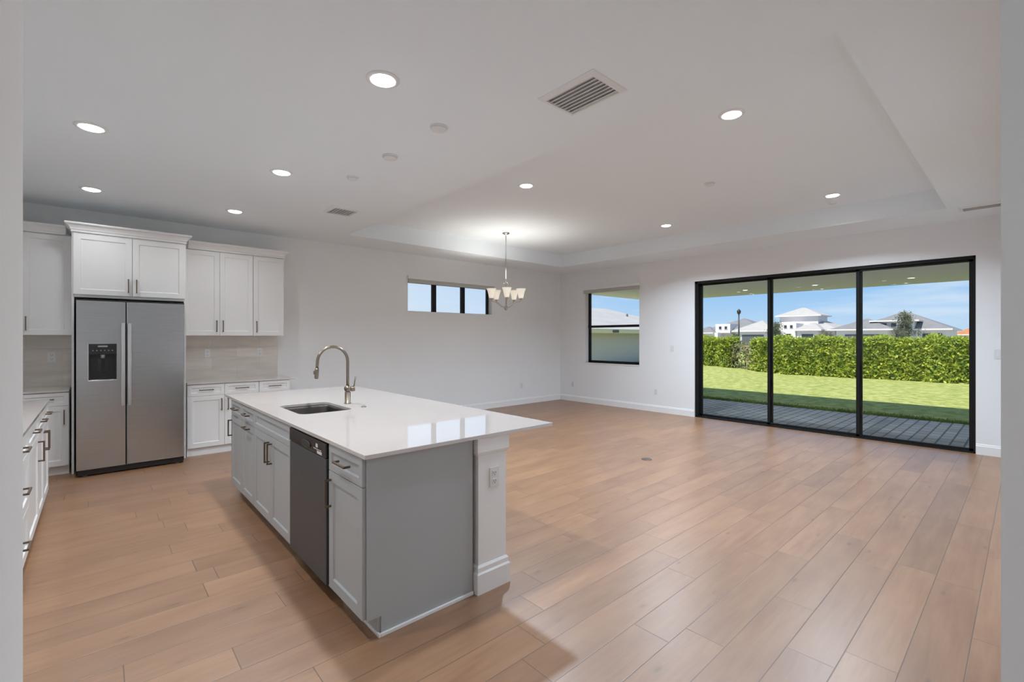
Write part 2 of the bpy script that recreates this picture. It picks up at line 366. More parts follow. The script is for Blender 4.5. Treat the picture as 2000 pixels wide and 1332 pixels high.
# ------------------------------------------------------------------ sliding door (door_1)
d = bpy.data.objects.new('door_1', None); COL.objects.link(d); d.location = (XR+0.02, sy0, 0); struct(d)
dw, dh = sy1-sy0, sz1
f = MB(); f.box(0, 0.16, 0, 0.022, 0, dh); f.box(0, 0.16, dw-0.05, dw, 0, dh); f.box(0, 0.16, 0, dw, dh-0.045, dh); f.box(0, 0.16, 0, dw, 0, 0.022)
f.build('door_frame', frame_m, d, 0.002)
seg = [(0.02, 1.272, 0.03), (1.204, 2.518, 0.07), (2.448, dw-0.045, 0.11)]
for (a, b_, xo) in seg:
    st = 0.044
    p = MB(); p.box(xo, xo+0.035, a, a+st, 0.02, dh-0.03); p.box(xo, xo+0.035, b_-st, b_, 0.02, dh-0.03)
    p.box(xo, xo+0.035, a, b_, 0.02, 0.055); p.box(xo, xo+0.035, a, b_, dh-0.075, dh-0.03)
    po = p.build('door_panel', frame_m, d, 0.002)
    box(xo+0.014, xo+0.020, a+st-0.005, b_-st+0.005, 0.05, dh-0.07).build('glass_pane', glass_m, po)
# ------------------------------------------------------------------ window_1 (right wall), window_2 (back wall)
d = bpy.data.objects.new('window_1', None); COL.objects.link(d); d.location = (XR, vy0, vz0); struct(d)
ww, wh = vy1-vy0, vz1-vz0
f = MB(); x0, x1 = 0.12, 0.17
f.box(x0, x1, 0, 0.05, 0, wh); f.box(x0, x1, ww-0.055, ww, 0, wh); f.box(x0, x1, 0, ww, 0, 0.05); f.box(x0, x1, 0, ww, wh-0.05, wh)
f.box(x0-0.01, x1, 0, ww, 0.80, 0.852)
f.build('window_frame', frame_m, d, 0.002)
box(x0+0.02, x0+0.026, 0.04, ww-0.05, 0.04, 0.81).build('glass_pane', glass_m, d)
box(x0+0.02, x0+0.026, 0.04, ww-0.05, 0.84, wh-0.04).build('glass_pane', glass_m, d)
s_ = box(-0.012, 0.12, -0.02, ww+0.02, -0.02, 0.0).build('window_sill', trim_m, d, 0.002)
d = bpy.data.objects.new('window_2', None); COL.objects.link(d); d.location = (wx0, YB, wz0); struct(d)
ww, wh = wx1-wx0, wz1-wz0
f = MB(); y0, y1 = 0.12, 0.17
f.box(0, 0.02, y0, y1, 0, wh); f.box(ww-0.045, ww, y0, y1, 0, wh); f.box(0, ww, y0, y1, -0.0, 0.012); f.box(0, ww, y0, y1, wh-0.03, wh)
for a in (0.60, 1.29): f.box(a, a+0.092, y0, y1, 0, wh)
f.build('window_frame', frame_m, d, 0.002)
for a, b_ in ((0.015, 0.61), (0.68, 1.30), (1.37, ww-0.04)): box(a, b_, y0+0.02, y0+0.026, 0.005, wh-0.02).build('glass_pane', glass_m, d)
box(-0.02, ww+0.02, -0.012, 0.12, -0.02, 0.0).build('window_sill', trim_m, d, 0.002)

# rolled shades over both windows
def shade(name, label, loc, rz, w, drop, cords=()):
    t = thing(name, label, 'window shade', loc, rz)
    box(0, w, -0.062, 0.0, -0.055, 0.0).build('headrail', cab_m, t, 0.003)
    m = MB()
    k = max(3, int(drop/0.016))
    for i in range(k):
        z1 = -0.055 - i*(drop/k)
        m.box(0.012, w-0.012, -0.052 + 0.004*(i % 2), -0.012, z1-drop/k+0.002, z1)
    m.build('folded_fabric', blind_m, t)
    box(0.008, w-0.008, -0.055, -0.01, -0.055-drop-0.016, -0.055-drop).build('bottom_rail', blind_m, t, 0.002)
    return t
# orientation: local -y faces the room
shade('window_shade', 'long rolled up pale shade above the three-pane high window', (wx0-0.02, YB-0.001, 2.64), 0, wx1-wx0+0.05, 0.055)
shade('window_shade', 'rolled up grey shade above the single-hung window beside the sliding door', (XR-0.001, vy1+0.02, 2.645), -pi/2, vy1-vy0+0.04, 0.06)

# ------------------------------------------------------------------ cabinets
def door_mesh(w, h, rail=0.058):
    """shaker front, local x 0..w, z 0..h, face at y=-0.02, back at y=0"""
    m = MB(); r = min(rail, h*0.27); s = 0.007; yf, yp = -0.020, -0.011
    O = [(0, 0), (w, 0), (w, h), (0, h)]; I = [(r, r), (w-r, r), (w-r, h-r), (r, h-r)]; J = [(r+s, r+s), (w-r-s, r+s), (w-r-s, h-r-s), (r+s, h-r-s)]
    for k in range(4):
        l = (k+1) % 4
        m.poly([(O[k][0], yf, O[k][1]), (O[l][0], yf, O[l][1]), (I[l][0], yf, I[l][1]), (I[k][0], yf, I[k][1])])
        m.poly([(I[k][0], yf, I[k][1]), (I[l][0], yf, I[l][1]), (J[l][0], yp, J[l][1]), (J[k][0], yp, J[k][1])])
        m.poly([(O[k][0], 0, O[k][1]), (O[l][0], 0, O[l][1]), (O[l][0], yf, O[l][1]), (O[k][0], yf, O[k][1])])
    m.poly([(x, yp, z) for x, z in J]); m.poly([(x, 0, z) for x, z in O][::-1])
    return m
def merge(o):
    bm = bmesh.new(); bm.from_mesh(o.data); bmesh.ops.remove_doubles(bm, verts=bm.verts, dist=1e-5); bmesh.ops.recalc_face_normals(bm, faces=bm.faces); bm.to_mesh(o.data); bm.free()
def pull(parent, x, z, length, vert):
    """square bar pull on two posts, in the door's own frame"""
    m = MB(); t = 0.0055; y0, y1 = -0.020, -0.052
    h = length/2
    if vert:
        m.box(x-t, x+t, y1-t, y1+t, z-h, z+h)
        for q in (z-h+t, z+h-t): m.box(x-t, x+t, y1, y0+0.0005, q-t, q+t)
    else:
        m.box(x-h, x+h, y1-t, y1+t, z-t, z+t)
        for q in (x-h+t, x+h-t): m.box(q-t, q+t, y1, y0+0.0005, z-t, z+t)
    return m.build('handle', pull_m, parent, 0.0012)
def front(t, kind, x, z, w, h, mat, hnd=None):
    """kind door/drawer; hnd=(dx, dz, length, vertical)"""
    o = door_mesh(w, h).build(kind, mat, t); merge(o); o.location = (x, 0, z)
    b = o.modifiers.new('bevel', 'BEVEL'); b.width = 0.0015; b.segments = 1; b.limit_method = 'ANGLE'; b.angle_limit = radians(60)
    if hnd: pull(o, hnd[0], hnd[1], hnd[2], hnd[3])
    return o
HL = 0.155
def carcass(t, w, depth, z0, z1, mat, toe=0.10, toe_in=0.06, toe_mat=None, name='body'):
    box(0, w, 0, depth, z0, z1).build(name, mat, t, 0.001)
    if toe: box(0.002, w-0.002, toe_in, depth, 0, toe).build('toe_kick', toe_mat or mat, t)
CT, TH = 0.928, 0.022                        # counter top height and thickness
CB = CT-TH
def base_cab(name, label, loc, rz, w, depth, layout, mat, group=None, toe_mat=None, toe_in=0.06, open_top=False):
    t = thing(name, label, 'cabinet', loc, rz, group)
    if open_top:
        m = MB(); q = 0.016
        m.box(0, q, 0, depth, 0.10, CB); m.box(w-q, w, 0, depth, 0.10, CB); m.box(q, w-q, depth-q, depth, 0.10, CB); m.box(q, w-q, 0, q, 0.10, CB); m.box(q, w-q, q, depth-q, 0.10, 0.12)
        m.build('body', mat, t); box(0.002, w-0.002, toe_in, depth, 0, 0.10).build('toe_kick', toe_mat or mat, t)
    else: carcass(t, w, depth, 0.10, CB, mat, 0.10, toe_in, toe_mat)
    for it in layout: front(t, *it[:5], mat, it[5] if len(it) > 5 else None)
    return t
g = 0.003
# --- base cabinets right of the refrigerator
YF = 7.02
def two(w, zs=0.757):
    h = w/2
    return [('drawer', g, zs, h-1.5*g, CB-zs-0.006, ((h-1.5*g)/2, (CB-zs)/2, HL, False)), ('drawer', h+g/2, zs, h-1.5*g, CB-zs-0.006, ((h-1.5*g)/2, (CB-zs)/2, HL, False)),
            ('door', g, 0.105, h-1.5*g, zs-0.105-g, (h-1.5*g-0.035, zs-0.105-g-0.12, HL, True)), ('door', h+g/2, 0.105, h-1.5*g, zs-0.105-g, (0.035, zs-0.105-g-0.12, HL, True))]
def one(w, hx=0.035, zs=0.757, horiz=False):
    return [('drawer', g, zs, w-2*g, CB-zs-0.006, ((w-2*g)/2, (CB-zs)/2, HL, False)),
            ('door', g, 0.105, w-2*g, zs-0.105-g, ((w/2, zs-0.105-g-0.035, HL, False) if horiz else (hx if hx > 0 else w-2*g+hx, zs-0.105-g-0.12, HL, True)))]
base_cab('base_cabinet', 'white two-door base cabinet with two drawers, right beside the refrigerator', (0.838, YF, 0), 0, 0.808, YB-YF-0.004, two(0.808), cab_m, toe_in=0.02)
base_cab('base_cabinet', 'white single-door base cabinet at the right end of the back counter', (1.648, YF, 0), 0, 0.395, YB-YF-0.004, one(0.395), cab_m, toe_in=0.02)
# --- left of the refrigerator (corner)
base_cab('base_cabinet', 'white corner base cabinet against the back wall, left of the refrigerator', (-0.615, YF, 0), 0, 0.39, YB-YF-0.004, one(0.39, -0.035), cab_m, toe_in=0.05)
base_cab('base_cabinet', 'white base cabinet in the far left corner, mostly hidden by the wall edge', (-0.98, YF, 0), 0, 0.363, YB-YF-0.004, one(0.363), cab_m, toe_in=0.05)
# --- run along the left wall (faces +x)
LX = -0.350
dp = LX-XL-0.004
def stack3(w):
    zs = [(0.105, 0.30), (0.408, 0.345), (0.757, CB-0.757-0.006)]
    return [('drawer', g, z, w-2*g, h, ((w-2*g)/2, h/2, HL, False)) for z, h in zs]
base_cab('base_cabinet', 'white base cabinet at the far end of the left run, drawer over door', (LX, 5.50, 0), pi/2, 0.50, dp, one(0.50, 0.035), cab_m)
base_cab('base_cabinet', 'white drawer-over-door base cabinet second from the far end of the left run', (LX, 5.03, 0), pi/2, 0.468, dp, one(0.468, -0.035), cab_m)
base_cab('base_cabinet', 'white wide drawer-over-door base cabinet in the middle of the left run', (LX, 4.34, 0), pi/2, 0.688, dp, one(0.688, -0.035), cab_m)
base_cab('base_cabinet', 'white three-drawer base cabinet nearest the wall edge at the left of the photo', (LX, 3.60, 0), pi/2, 0.738, dp, stack3(0.738), cab_m)

# --- island (fronts face -x; local x runs towards -y)
IX, IY0, IY1 = 0.985, 2.16, 5.13
def isl(name, label, yfar, w, lay, cat=None, depth=0.62, open_top=False):
    return base_cab(name, label, (IX, yfar, 0), -pi/2, w, depth, lay, isl_m, toe_mat=isl_m, open_top=open_top)
t = isl('base_cabinet', 'grey drawer-over-door cabinet at the near end of the island, right of the dishwasher', 2.611, 0.440, one(0.440, 0.032))
# finished end panel with a toe notch and shoe moulding
m = MB(); P = [(-0.0, 0.10), (0.075, 0.10), (0.075, 0.0), (0.645, 0.0), (0.645, CB), (0.0, CB)]
m.rings([[(0.4400, y, z) for y, z in P], [(0.4500, y, z) for y, z in P]], True, True, True, False)
ep = m.build('end_panel', isl_m, t)
m = MB(); m.box(0.4502, 0.462, 0.068, 0.645, 0, 0.02); m.box(0.02, 0.462, 0.056, 0.068, 0, 0.02); m.build('shoe_moulding', cab_m, t, 0.003)
isl('base_cabinet', 'wide grey sink cabinet in the island with a false front over two doors', 4.262, 0.973,
    [('false_front', g, 0.757, 0.973-2*g, CB-0.757-0.006), ('door', g, 0.105, 0.4845-g, 0.649, (0.4845-g-0.035, 0.649-0.12, HL, True)), ('door', 0.4875, 0.105, 0.4825-g, 0.649, (0.035, 0.649-0.12, HL, True))], open_top=True)
isl('base_cabinet', 'grey pull-out cabinet in the island with a horizontal handle, left of the sink doors', 4.690, 0.425, one(0.425, horiz=True))
isl('base_cabinet', 'grey drawer-over-door cabinet at the far end of the island', 5.13, 0.437, one(0.437, 0.035))
# knee wall behind the island cabinets
t = thing('island_support', 'white knee wall with base and cap moulding under the island overhang', 'support', (1.635, 2.142, 0))
box(0.022, 0.235, 0, 2.99, 0, CB).build('wall_body', trim_m, t)
m = MB(); m.sweep3(0.022, 0.235, 0, 2.99, [(0, 0), (0.020, 0), (0.020, 0.115), (0.012, 0.125), (0.012, 0.150), (0.003, 0.162), (0, 0.162)]); m.build('base_moulding', trim_m, t)
m = MB(); m.sweep3(0.022, 0.235, 0, 2.99, [(0, 0.800), (0.008, 0.806), (0.014, 0.822), (0.014, CB), (0, CB)]); m.build('cap_moulding', trim_m, t)

# --- countertops
def slab_hole(x0, x1, y0, y1, hx0, hx1, hy0, hy1, r, z0, z1):
    m = MB(); n = 8
    hole = []
    for cx, cy, a0 in ((hx1-r, hy1-r, 0), (hx0+r, hy1-r, 90), (hx0+r, hy0+r, 180), (hx1-r, hy0+r, 270)):
        for k in range(n+1):
            a = radians(a0 + 90*k/n); hole.append((cx+r*cos(a), cy+r*sin(a)))
    corners = [(x1, y1), (x0, y1), (x0, y0), (x1, y0)]
    N_ = len(hole); per = n+1
    for z in (z0, z1):
        for q in range(4):
            seg_ = hole[q*per:(q+1)*per]
            c_ = corners[q]
            for k in range(per-1): m.poly([(c_[0], c_[1], z), (*seg_[k], z), (*seg_[k+1], z)])
            nx = hole[((q+1)*per) % N_]; cn = corners[(q+1) % 4]
            m.poly([(*seg_[-1], z), (*nx, z), (*cn, z), (*c_, z)])
    for q in range(4):
        a, b_ = corners[q], corners[(q+1) % 4]; m.poly([(*a, z0), (*b_, z0), (*b_, z1), (*a, z1)])
    for k in range(N_):
        a, b_ = hole[k], hole[(k+1) % N_]; m.poly([(*a, z0), (*b_, z0), (*b_, z1), (*a, z1)])
    return m, hole
SX0, SX1, SY0, SY1 = 1.115, 1.515, 3.56, 4.16
m, hole = slab_hole(0.955, 2.262, 2.118, 5.36, SX0, SX1, SY0, SY1, 0.07, CB, CT)
o = m.build('countertop', quartz_m); merge(o); b = o.modifiers.new('bevel', 'BEVEL'); b.width = 0.002; b.segments = 2; b.limit_method = 'ANGLE'; b.angle_limit = radians(50)
tag(o, 'large polished white quartz countertop covering the island', 'countertop')
o = box(0.836, 2.105, 6.985, YB-0.001, CB, CT).build('countertop', quartz_m, None, 0.002)
tag(o, 'short white quartz countertop on the back wall right of the refrigerator', 'countertop')
o = box(XL+0.003, -0.225, 6.985, YB-0.001, CB, CT).build('countertop', quartz_m, None, 0.002)
tag(o, 'white quartz countertop in the corner left of the refrigerator', 'countertop')
o = box(XL+0.002, -0.322, 3.59, 6.02, CB, CT).build('countertop', quartz_m, None, 0.002)
tag(o, 'white quartz countertop on the left run of cabinets beside the wall edge', 'countertop')
# --- backsplashes
o = box(0.836, 2.045, YB-0.010, YB-0.0005, CT, 1.522).build('tile_backsplash', splash_m); tag(o, 'pale beige tile backsplash to the right of the refrigerator', 'backsplash')
o = box(XL+0.001, -0.225, YB-0.010, YB-0.0005, CT, 1.522).build('tile_backsplash', splash_m); tag(o, 'beige tile backsplash in the corner to the left of the refrigerator', 'backsplash')

# --- undermount sink
t = thing('kitchen_sink', 'stainless steel undermount sink set in the island countertop', 'sink', ((SX0+SX1)/2, (SY0+SY1)/2, CB-0.001))
cx, cy = (SX0+SX1)/2, (SY0+SY1)/2
def ring(s, z, ins=0): return [((x-cx)*s, (y-cy)*s, z) for x, y in hole]
m = MB(); m.rings([ring(1.06, 0), ring(1.0, 0), ring(0.985, -0.02), ring(0.97, -0.17), ring(0.93, -0.195), ring(0.80, -0.205)], True, False, True)
bs = m.build('basin', sink_m, t); so = bs.modifiers.new('thick', 'SOLIDIFY'); so.thickness = 0.002; so.offset = 1
MB().lathe([(0.045, -0.2045), (0.045, -0.201), (0.03, -0.200), (0.028, -0.204), (0.0, -0.204)], n=24, cap0=True, cap1=False).build('drain', hand_m, t)

# --- faucet
fx, fy = 1.607, 3.91
t = thing('kitchen_faucet', 'brushed bronze gooseneck pull-down faucet behind the island sink', 'faucet', (fx, fy, CT))
MB().lathe([(0.027, 0), (0.027, 0.006), (0.0235, 0.008), (0.0235, 0.098), (0.020, 0.102)], n=28).build('base', fau_m, t)
m = MB()
sph = [(0.030*sin(pi*k/12)+0.0001, 0.128-0.030*cos(pi*k/12)) for k in range(13)]
m.lathe(sph, n=24); m.build('valve_body', fau_m, t)
m = MB(); pts = [(0, 0, 0.145), (0, 0, 0.22), (0, 0, 0.30), (0, 0, 0.362)]
R = 0.127
for k in range(1, 19):
    a = pi*k/18*0.97; pts.append((-R+R*cos(a), 0, 0.362+R*sin(a)))
e_ = pts[-1]; pts += [(e_[0]-0.002, 0, e_[2]-0.03), (e_[0]-0.004, 0, e_[2]-0.055)]
m.tube(pts, 0.0125, 16); m.build('neck', fau_m, t)
e_ = pts[-1]
m = MB(); m.tube([e_, (e_[0]-0.001, 0, e_[2]-0.02), (e_[0]-0.004, 0, e_[2]-0.085), (e_[0]-0.005, 0, e_[2]-0.092)], [0.0135, 0.0165, 0.0155, 0.012], 18); sh_ = m.build('spray_head', fau_m, t)
m = MB(); m.box(e_[0]-0.027, e_[0]-0.014, -0.007, 0.007, e_[2]-0.055, e_[2]-0.025); m.build('spray_button', fau_m, sh_, 0.003)
m = MB(); m.lathe([(0.0001, 0.0), (0.020, 0.0), (0.023, 0.008), (0.023, 0.030), (0.020, 0.038), (0.0001, 0.038)], (0, 0, 0), 22, True, True, 'X')
hb = m.build('lever_hub', fau_m, t); hb.location = (0.024, 0, 0.125); hb.rotation_euler = (0, 0, radians(-20))
m = MB(); m.tube([(0.028, 0, 0.015), (0.034, 0, 0.05), (0.044, 0, 0.105)], [0.0055, 0.005, 0.006], 12); lv = m.build('lever', fau_m, hb)
# air switch button
t = MB().lathe([(0.019, 0), (0.019, 0.004), (0.012, 0.006), (0.012, 0.010), (0.0001, 0.010)], n=24).build('air_switch', fau_m)
t.location = (1.625, 3.625, CT); tag(t, 'small round bronze disposal button on the island countertop near the faucet', 'button')

# --- dishwasher
t = thing('dishwasher', 'dark stainless dishwasher built into the island with a black control panel', 'dishwasher', (IX, 3.283, 0), -pi/2)
box(0.004, 0.662, 0, 0.58, 0.10, CB-0.004).build('body', black_m, t)
box(0.008, 0.658, 0.05, 0.5, 0.0, 0.10).build('toe_kick', black_m, t)
box(0.006, 0.660, -0.030, 0.0, 0.105, 0.812).build('door', dsteel_m, t, 0.004)
cp = box(0.006, 0.660, -0.032, 0.0, 0.816, CB-0.008).build('control_panel', panel_m, t, 0.004)
m = MB(); m.rings([[(0.33+0.085*cos(2*pi*k/20), y, 0.848+s*sin(2*pi*k/20)) for k in range(20)] for y, s in ((-0.0325, 0.023), (-0.037, 0.020))], True, True, True); m.build('pocket_handle', black_m, cp)
m = MB()
for k in range(5): m.box(0.47+k*0.026, 0.484+k*0.026, -0.0335, -0.031, 0.842, 0.848)
m.box(0.505, 0.535, -0.0335, -0.031, 0.856, 0.876); m.build('button_row', lcd_m, cp)
m = MB(); m.box(0.525, 0.60, -0.0335, -0.031, 0.822, 0.838); m.build('energy_sticker', lcd_m, cp)

# --- refrigerator
RX0, RX1, RYF, RZ = -0.166, 0.784, 6.737, 1.905
t = thing('refrigerator', 'stainless steel side-by-side refrigerator with an ice and water dispenser', 'refrigerator', (RX0, RYF, 0))
rw = RX1-RX0
box(0.0, rw, 0.075, 0.85, 0.02, RZ-0.01).build('body', black_m, t, 0.003)
m = MB(); m.box(0.01, rw-0.01, 0.03, 0.08, 0.012, 0.072)
m.build('bottom_grille', black_m, t, 0.003)
for xx in (0.07, rw-0.07): MB().lathe([(0.02, -0.02), (0.02, 0.02)], (xx, 0.055, 0.0205), 18, True, True, 'X').build('roller', grey_m, t)
box(0.0, rw, 0.045, 0.12, RZ-0.012, RZ+0.005).build('hinge_cover', black_m, t, 0.003)
DZ0, DZ1 = 0.078, RZ-0.012
sx = 0.409
dx0, dx1, dz0, dz1 = 0.100, 0.330, 1.036, 1.428
# left door as a front with the dispenser opening cut out, edges rounded by bevel
def door_block(a, b_): return box(a, b_, 0.0, 0.070, DZ0, DZ1)
m = MB(); m.box(0.004, dx0, 0, 0.07, DZ0, DZ1); m.box(dx1, sx-0.004, 0, 0.07, DZ0, DZ1); m.box(dx0, dx1, 0, 0.07, DZ0, dz0); m.box(dx0, dx1, 0, 0.07, dz1, DZ1)
ld = m.build('freezer_door', steel_m, t)
rd = door_block(sx+0.004, rw-0.002).build('fridge_door', steel_m, t, 0.010)
m = MB(); m.box(dx0, dx1, 0.052, 0.066, dz0, dz1); m.box(dx0, dx0+0.010, 0.001, 0.055, dz0, dz1); m.box(dx1-0.010, dx1, 0.001, 0.055, dz0, dz1); m.box(dx0, dx1, 0.001, 0.055, dz0, dz0+0.012); 
m.build('dispenser_recess', black_m, ld)
m = MB(); b4 = 0.007; y_ = -0.004
m.box(dx0-b4, dx0, y_, 0.01, dz0-b4, dz1+b4); m.box(dx1, dx1+b4*0.4, y_, 0.01, dz0-b4, dz1+b4); m.box(dx0, dx1, y_, 0.01, dz0-b4*1.6, dz0)
m.build('dispenser_bezel', hand_m, ld, 0.002)
m = MB(); m.box(dx0+0.002, dx1-0.002, -0.002, 0.055, dz1-0.115, dz1); cpn = m.build('dispenser_controls', panel_m, ld, 0.003)
m = MB(); m.box(dx0+0.075, dx0+0.155, -0.0035, 0, dz1-0.035, dz1-0.018); m.build('dispenser_display', grey_m, ld)
for k in range(6): MB().lathe([(0.0055, -0.0035), (0.0055, 0)], (dx0+0.035+k*0.032, 0, dz1-0.072), 10, True, True, 'Y').build('dispenser_button', grey_m, ld)
m = MB(); m.lathe([(0.020, 0.0), (0.016, -0.04)], ((dx0+dx1)/2, 0.03, dz1-0.117), 16); m.build('ice_chute', grey_m, ld)
m = MB(); m.box((dx0+dx1)/2-0.045, (dx0+dx1)/2-0.012, 0.035, 0.045, dz0+0.08, dz1-0.17); m.box((dx0+dx1)/2+0.012, (dx0+dx1)/2+0.045, 0.035, 0.045, dz0+0.08, dz1-0.17)
m.build('dispenser_paddle', panel_m, ld, 0.003)
for par, x in ((ld, sx-0.026), (rd, sx+0.030)):
    m = MB(); P_ = [(x-0.015, -0.040), (x+0.015, -0.040), (x+0.019, -0.055), (x+0.010, -0.064), (x-0.010, -0.064), (x-0.019, -0.055)]
    zs = [(0.745, -0.0), (0.80, 0.0), (1.60, 0.0), (1.655, 0)]
    m.rings([[(px, py, z) for px, py in P_] for z, _ in zs], True, True, True, False)
    for z in (0.77, 1.63): m.box(x-0.010, x+0.010, -0.042, 0.001, z-0.02, z+0.02)
    m.build('handle', hand_m, par, 0.004)
# fridge enclosure and the deep cabinet above
FX0, FX1, FYF = -0.206, 0.826, 7.0
t = thing('upper_cabinet', 'deep white two-door cabinet with side panels built around the refrigerator', 'cabinet', (FX0, FYF, 0))
fw = FX1-FX0
for xx in (0, fw-0.020): box(xx, xx+0.020, 0.0, YB-FYF-0.003, 0, 2.659).build('side_panel', cab_m, t, 0.001)
box(0.021, fw-0.021, 0.0, YB-FYF-0.003, 1.945, 2.66).build('body', cab_m, t)
hw = fw/2
front(t, 'door', 0.012, 1.975, hw-0.014, 0.672, cab_m, (hw-0.014-0.035, 0.12, HL, True))
front(t, 'door', hw+0.002, 1.975, hw-0.014, 0.672, cab_m, (0.035, 0.12, HL, True))
def crown(name, label, x0, x1, y0, z, o1=0.055, h=0.10):
    m = MB(); yb = YB-0.002
    pr = [(0.0, 0), (0.004, 0), (0.004, 0.018), (0.012, 0.028), (0.016, 0.045), (0.030, 0.066), (0.048, 0.078), (o1, 0.084), (o1, h), (0, h)]
    m.sweep3(x0, x1, y0, yb, [(o, z+q) for o, q in pr])
    ob = m.build(name, cab_m, None, 0, loc=((x0+x1)/2, y0, z)); return tag(ob, label, 'moulding')
crown('crown_moulding', 'white crown moulding on the cabinet over the refrigerator', FX0, FX1, FYF-0.02, 2.66)
# uppers
UY, UZ0, UZ1 = 7.30, 1.522, 2.655
def upper(label, x, w, doors):
    t = thing('upper_cabinet', label, 'cabinet', (x, UY, 0))
    box(0, w, 0, YB-UY-0.003, UZ0, UZ1).build('body', cab_m, t, 0.001)
    for (dx, dwid, hx) in doors: front(t, 'door', dx, UZ0+0.004, dwid, UZ1-UZ0-0.012, cab_m, (hx, 0.125, HL, True))
    return t
upper('white two-door upper cabinet directly right of the refrigerator', 0.828, 0.810, [(g, 0.402, 0.402-0.035), (0.408, 0.399, 0.035)])
upper('white narrow single-door upper cabinet at the right end of the kitchen wall', 1.640, 0.400, [(g, 0.394, 0.035)])
upper('white single-door upper cabinet in the shadow left of the refrigerator', -0.612, 0.404, [(g, 0.398, 0.035)])
upper('white upper cabinet in the left corner mostly hidden behind the wall edge', -0.982, 0.368, [(g, 0.362, 0.362-0.035)])
m = MB(); pr = [(0.0, 0), (0.004, 0), (0.004, 0.018), (0.012, 0.028), (0.016, 0.045), (0.030, 0.066), (0.048, 0.078), (0.055, 0.084), (0.055, 0.10), (0, 0.10)]
m.rings([[(x, UY-0.02-o_, UZ1+q) for o_, q in pr] for x in (-0.982, -0.264)], True, True, True, False)
tag(m.build('crown_moulding', cab_m), 'white crown moulding over the upper cabinets left of the refrigerator', 'moulding')
m = MB()
m.rings([[(0.884, UY-0.02-o_, UZ1+q) for o_, q in pr], [(2.040+o_, UY-0.02-o_, UZ1+q) for o_, q in pr], [(2.040+o_, YB-0.002, UZ1+q) for o_, q in pr]], True, True, True, False)
tag(m.build('crown_moulding', cab_m), 'white crown moulding over the upper cabinets right of the refrigerator', 'moulding')

# ------------------------------------------------------------------ outlets and switches
def outlet(label, loc, rz, switch=False, horiz=False, name=None, group=None):
    t = thing('light_switch' if switch else 'power_outlet', label, 'switch' if switch else 'outlet', loc, rz, group)
    W_, H_ = (0.115, 0.115) if switch == 2 else (0.072, 0.118)
    box(-W_/2, W_/2, -0.006, -0.0005, -H_/2, H_/2).build('cover_plate', plast_m, t, 0.002)
    if switch:
        for x in ([-0.023, 0.023] if switch == 2 else [0]): box(x-0.016, x+0.016, -0.010, -0.005, -0.032, 0.032).build('rocker', plast_m, t, 0.001)
    else:
        for z in (0.024, -0.024):
            r = box(-0.017, 0.017, -0.008, -0.005, z-0.015, z+0.015).build('receptacle', plast_m, t, 0.003)
            m = MB(); m.box(-0.009, -0.006, -0.0085, -0.0078, z-0.004, z+0.007); m.box(0.006, 0.009, -0.0085, -0.0078, z-0.004, z+0.007); m.lathe([(0.003, -0.0085), (0.003, -0.0078)], (0, 0, z-0.010), 8, True, True, 'Y')
            m.build('slot', hole_m, r)
    return t
outlet('white outlet on the beige backsplash nearer the refrigerator', (1.146, YB-0.010, 1.28), 0)
outlet('white outlet on the beige backsplash at its right end', (1.80, YB-0.010, 1.285), 0)
outlet('pale outlet on the backsplash in the corner left of the refrigerator', (-0.393, YB-0.010, 1.27), 0)
outlet('white outlet low on the back wall near the corner', (7.137, YB, 0.42), 0)
outlet('white outlet low on the right wall below the far side of the window', (XR, 7.222, 0.40), -pi/2)
outlet('white outlet low on the right wall between window and sliding door', (XR, 5.03, 0.407), -pi/2)
outlet('white light switch on the right wall just left of the sliding door', (XR, 4.672, 1.283), -pi/2, 1)
outlet('white light switch on the right wall past the right end of the sliding door', (XR, 0.251, 1.29), -pi/2, 1)
outlet('white outlet on the end of the island knee wall', (1.775, 2.142, 0.660), 0)
t = thing('floor_outlet', 'small brown metal outlet cover set flush in the plank floor', 'outlet', (5.037, 3.135, 0), radians(0))
MB().lathe([(0.062, 0), (0.062, 0.003), (0.056, 0.005), (0.0001, 0.005)], n=32).build('cover_plate', pmat('floor_brass', (0.16, 0.12, 0.10), 0.45, metal=0.6), t)
m = MB(); m.box(-0.03, 0.03, -0.012, 0.012, 0.005, 0.007); m.build('flip_lid', pull_m, t, 0.001)

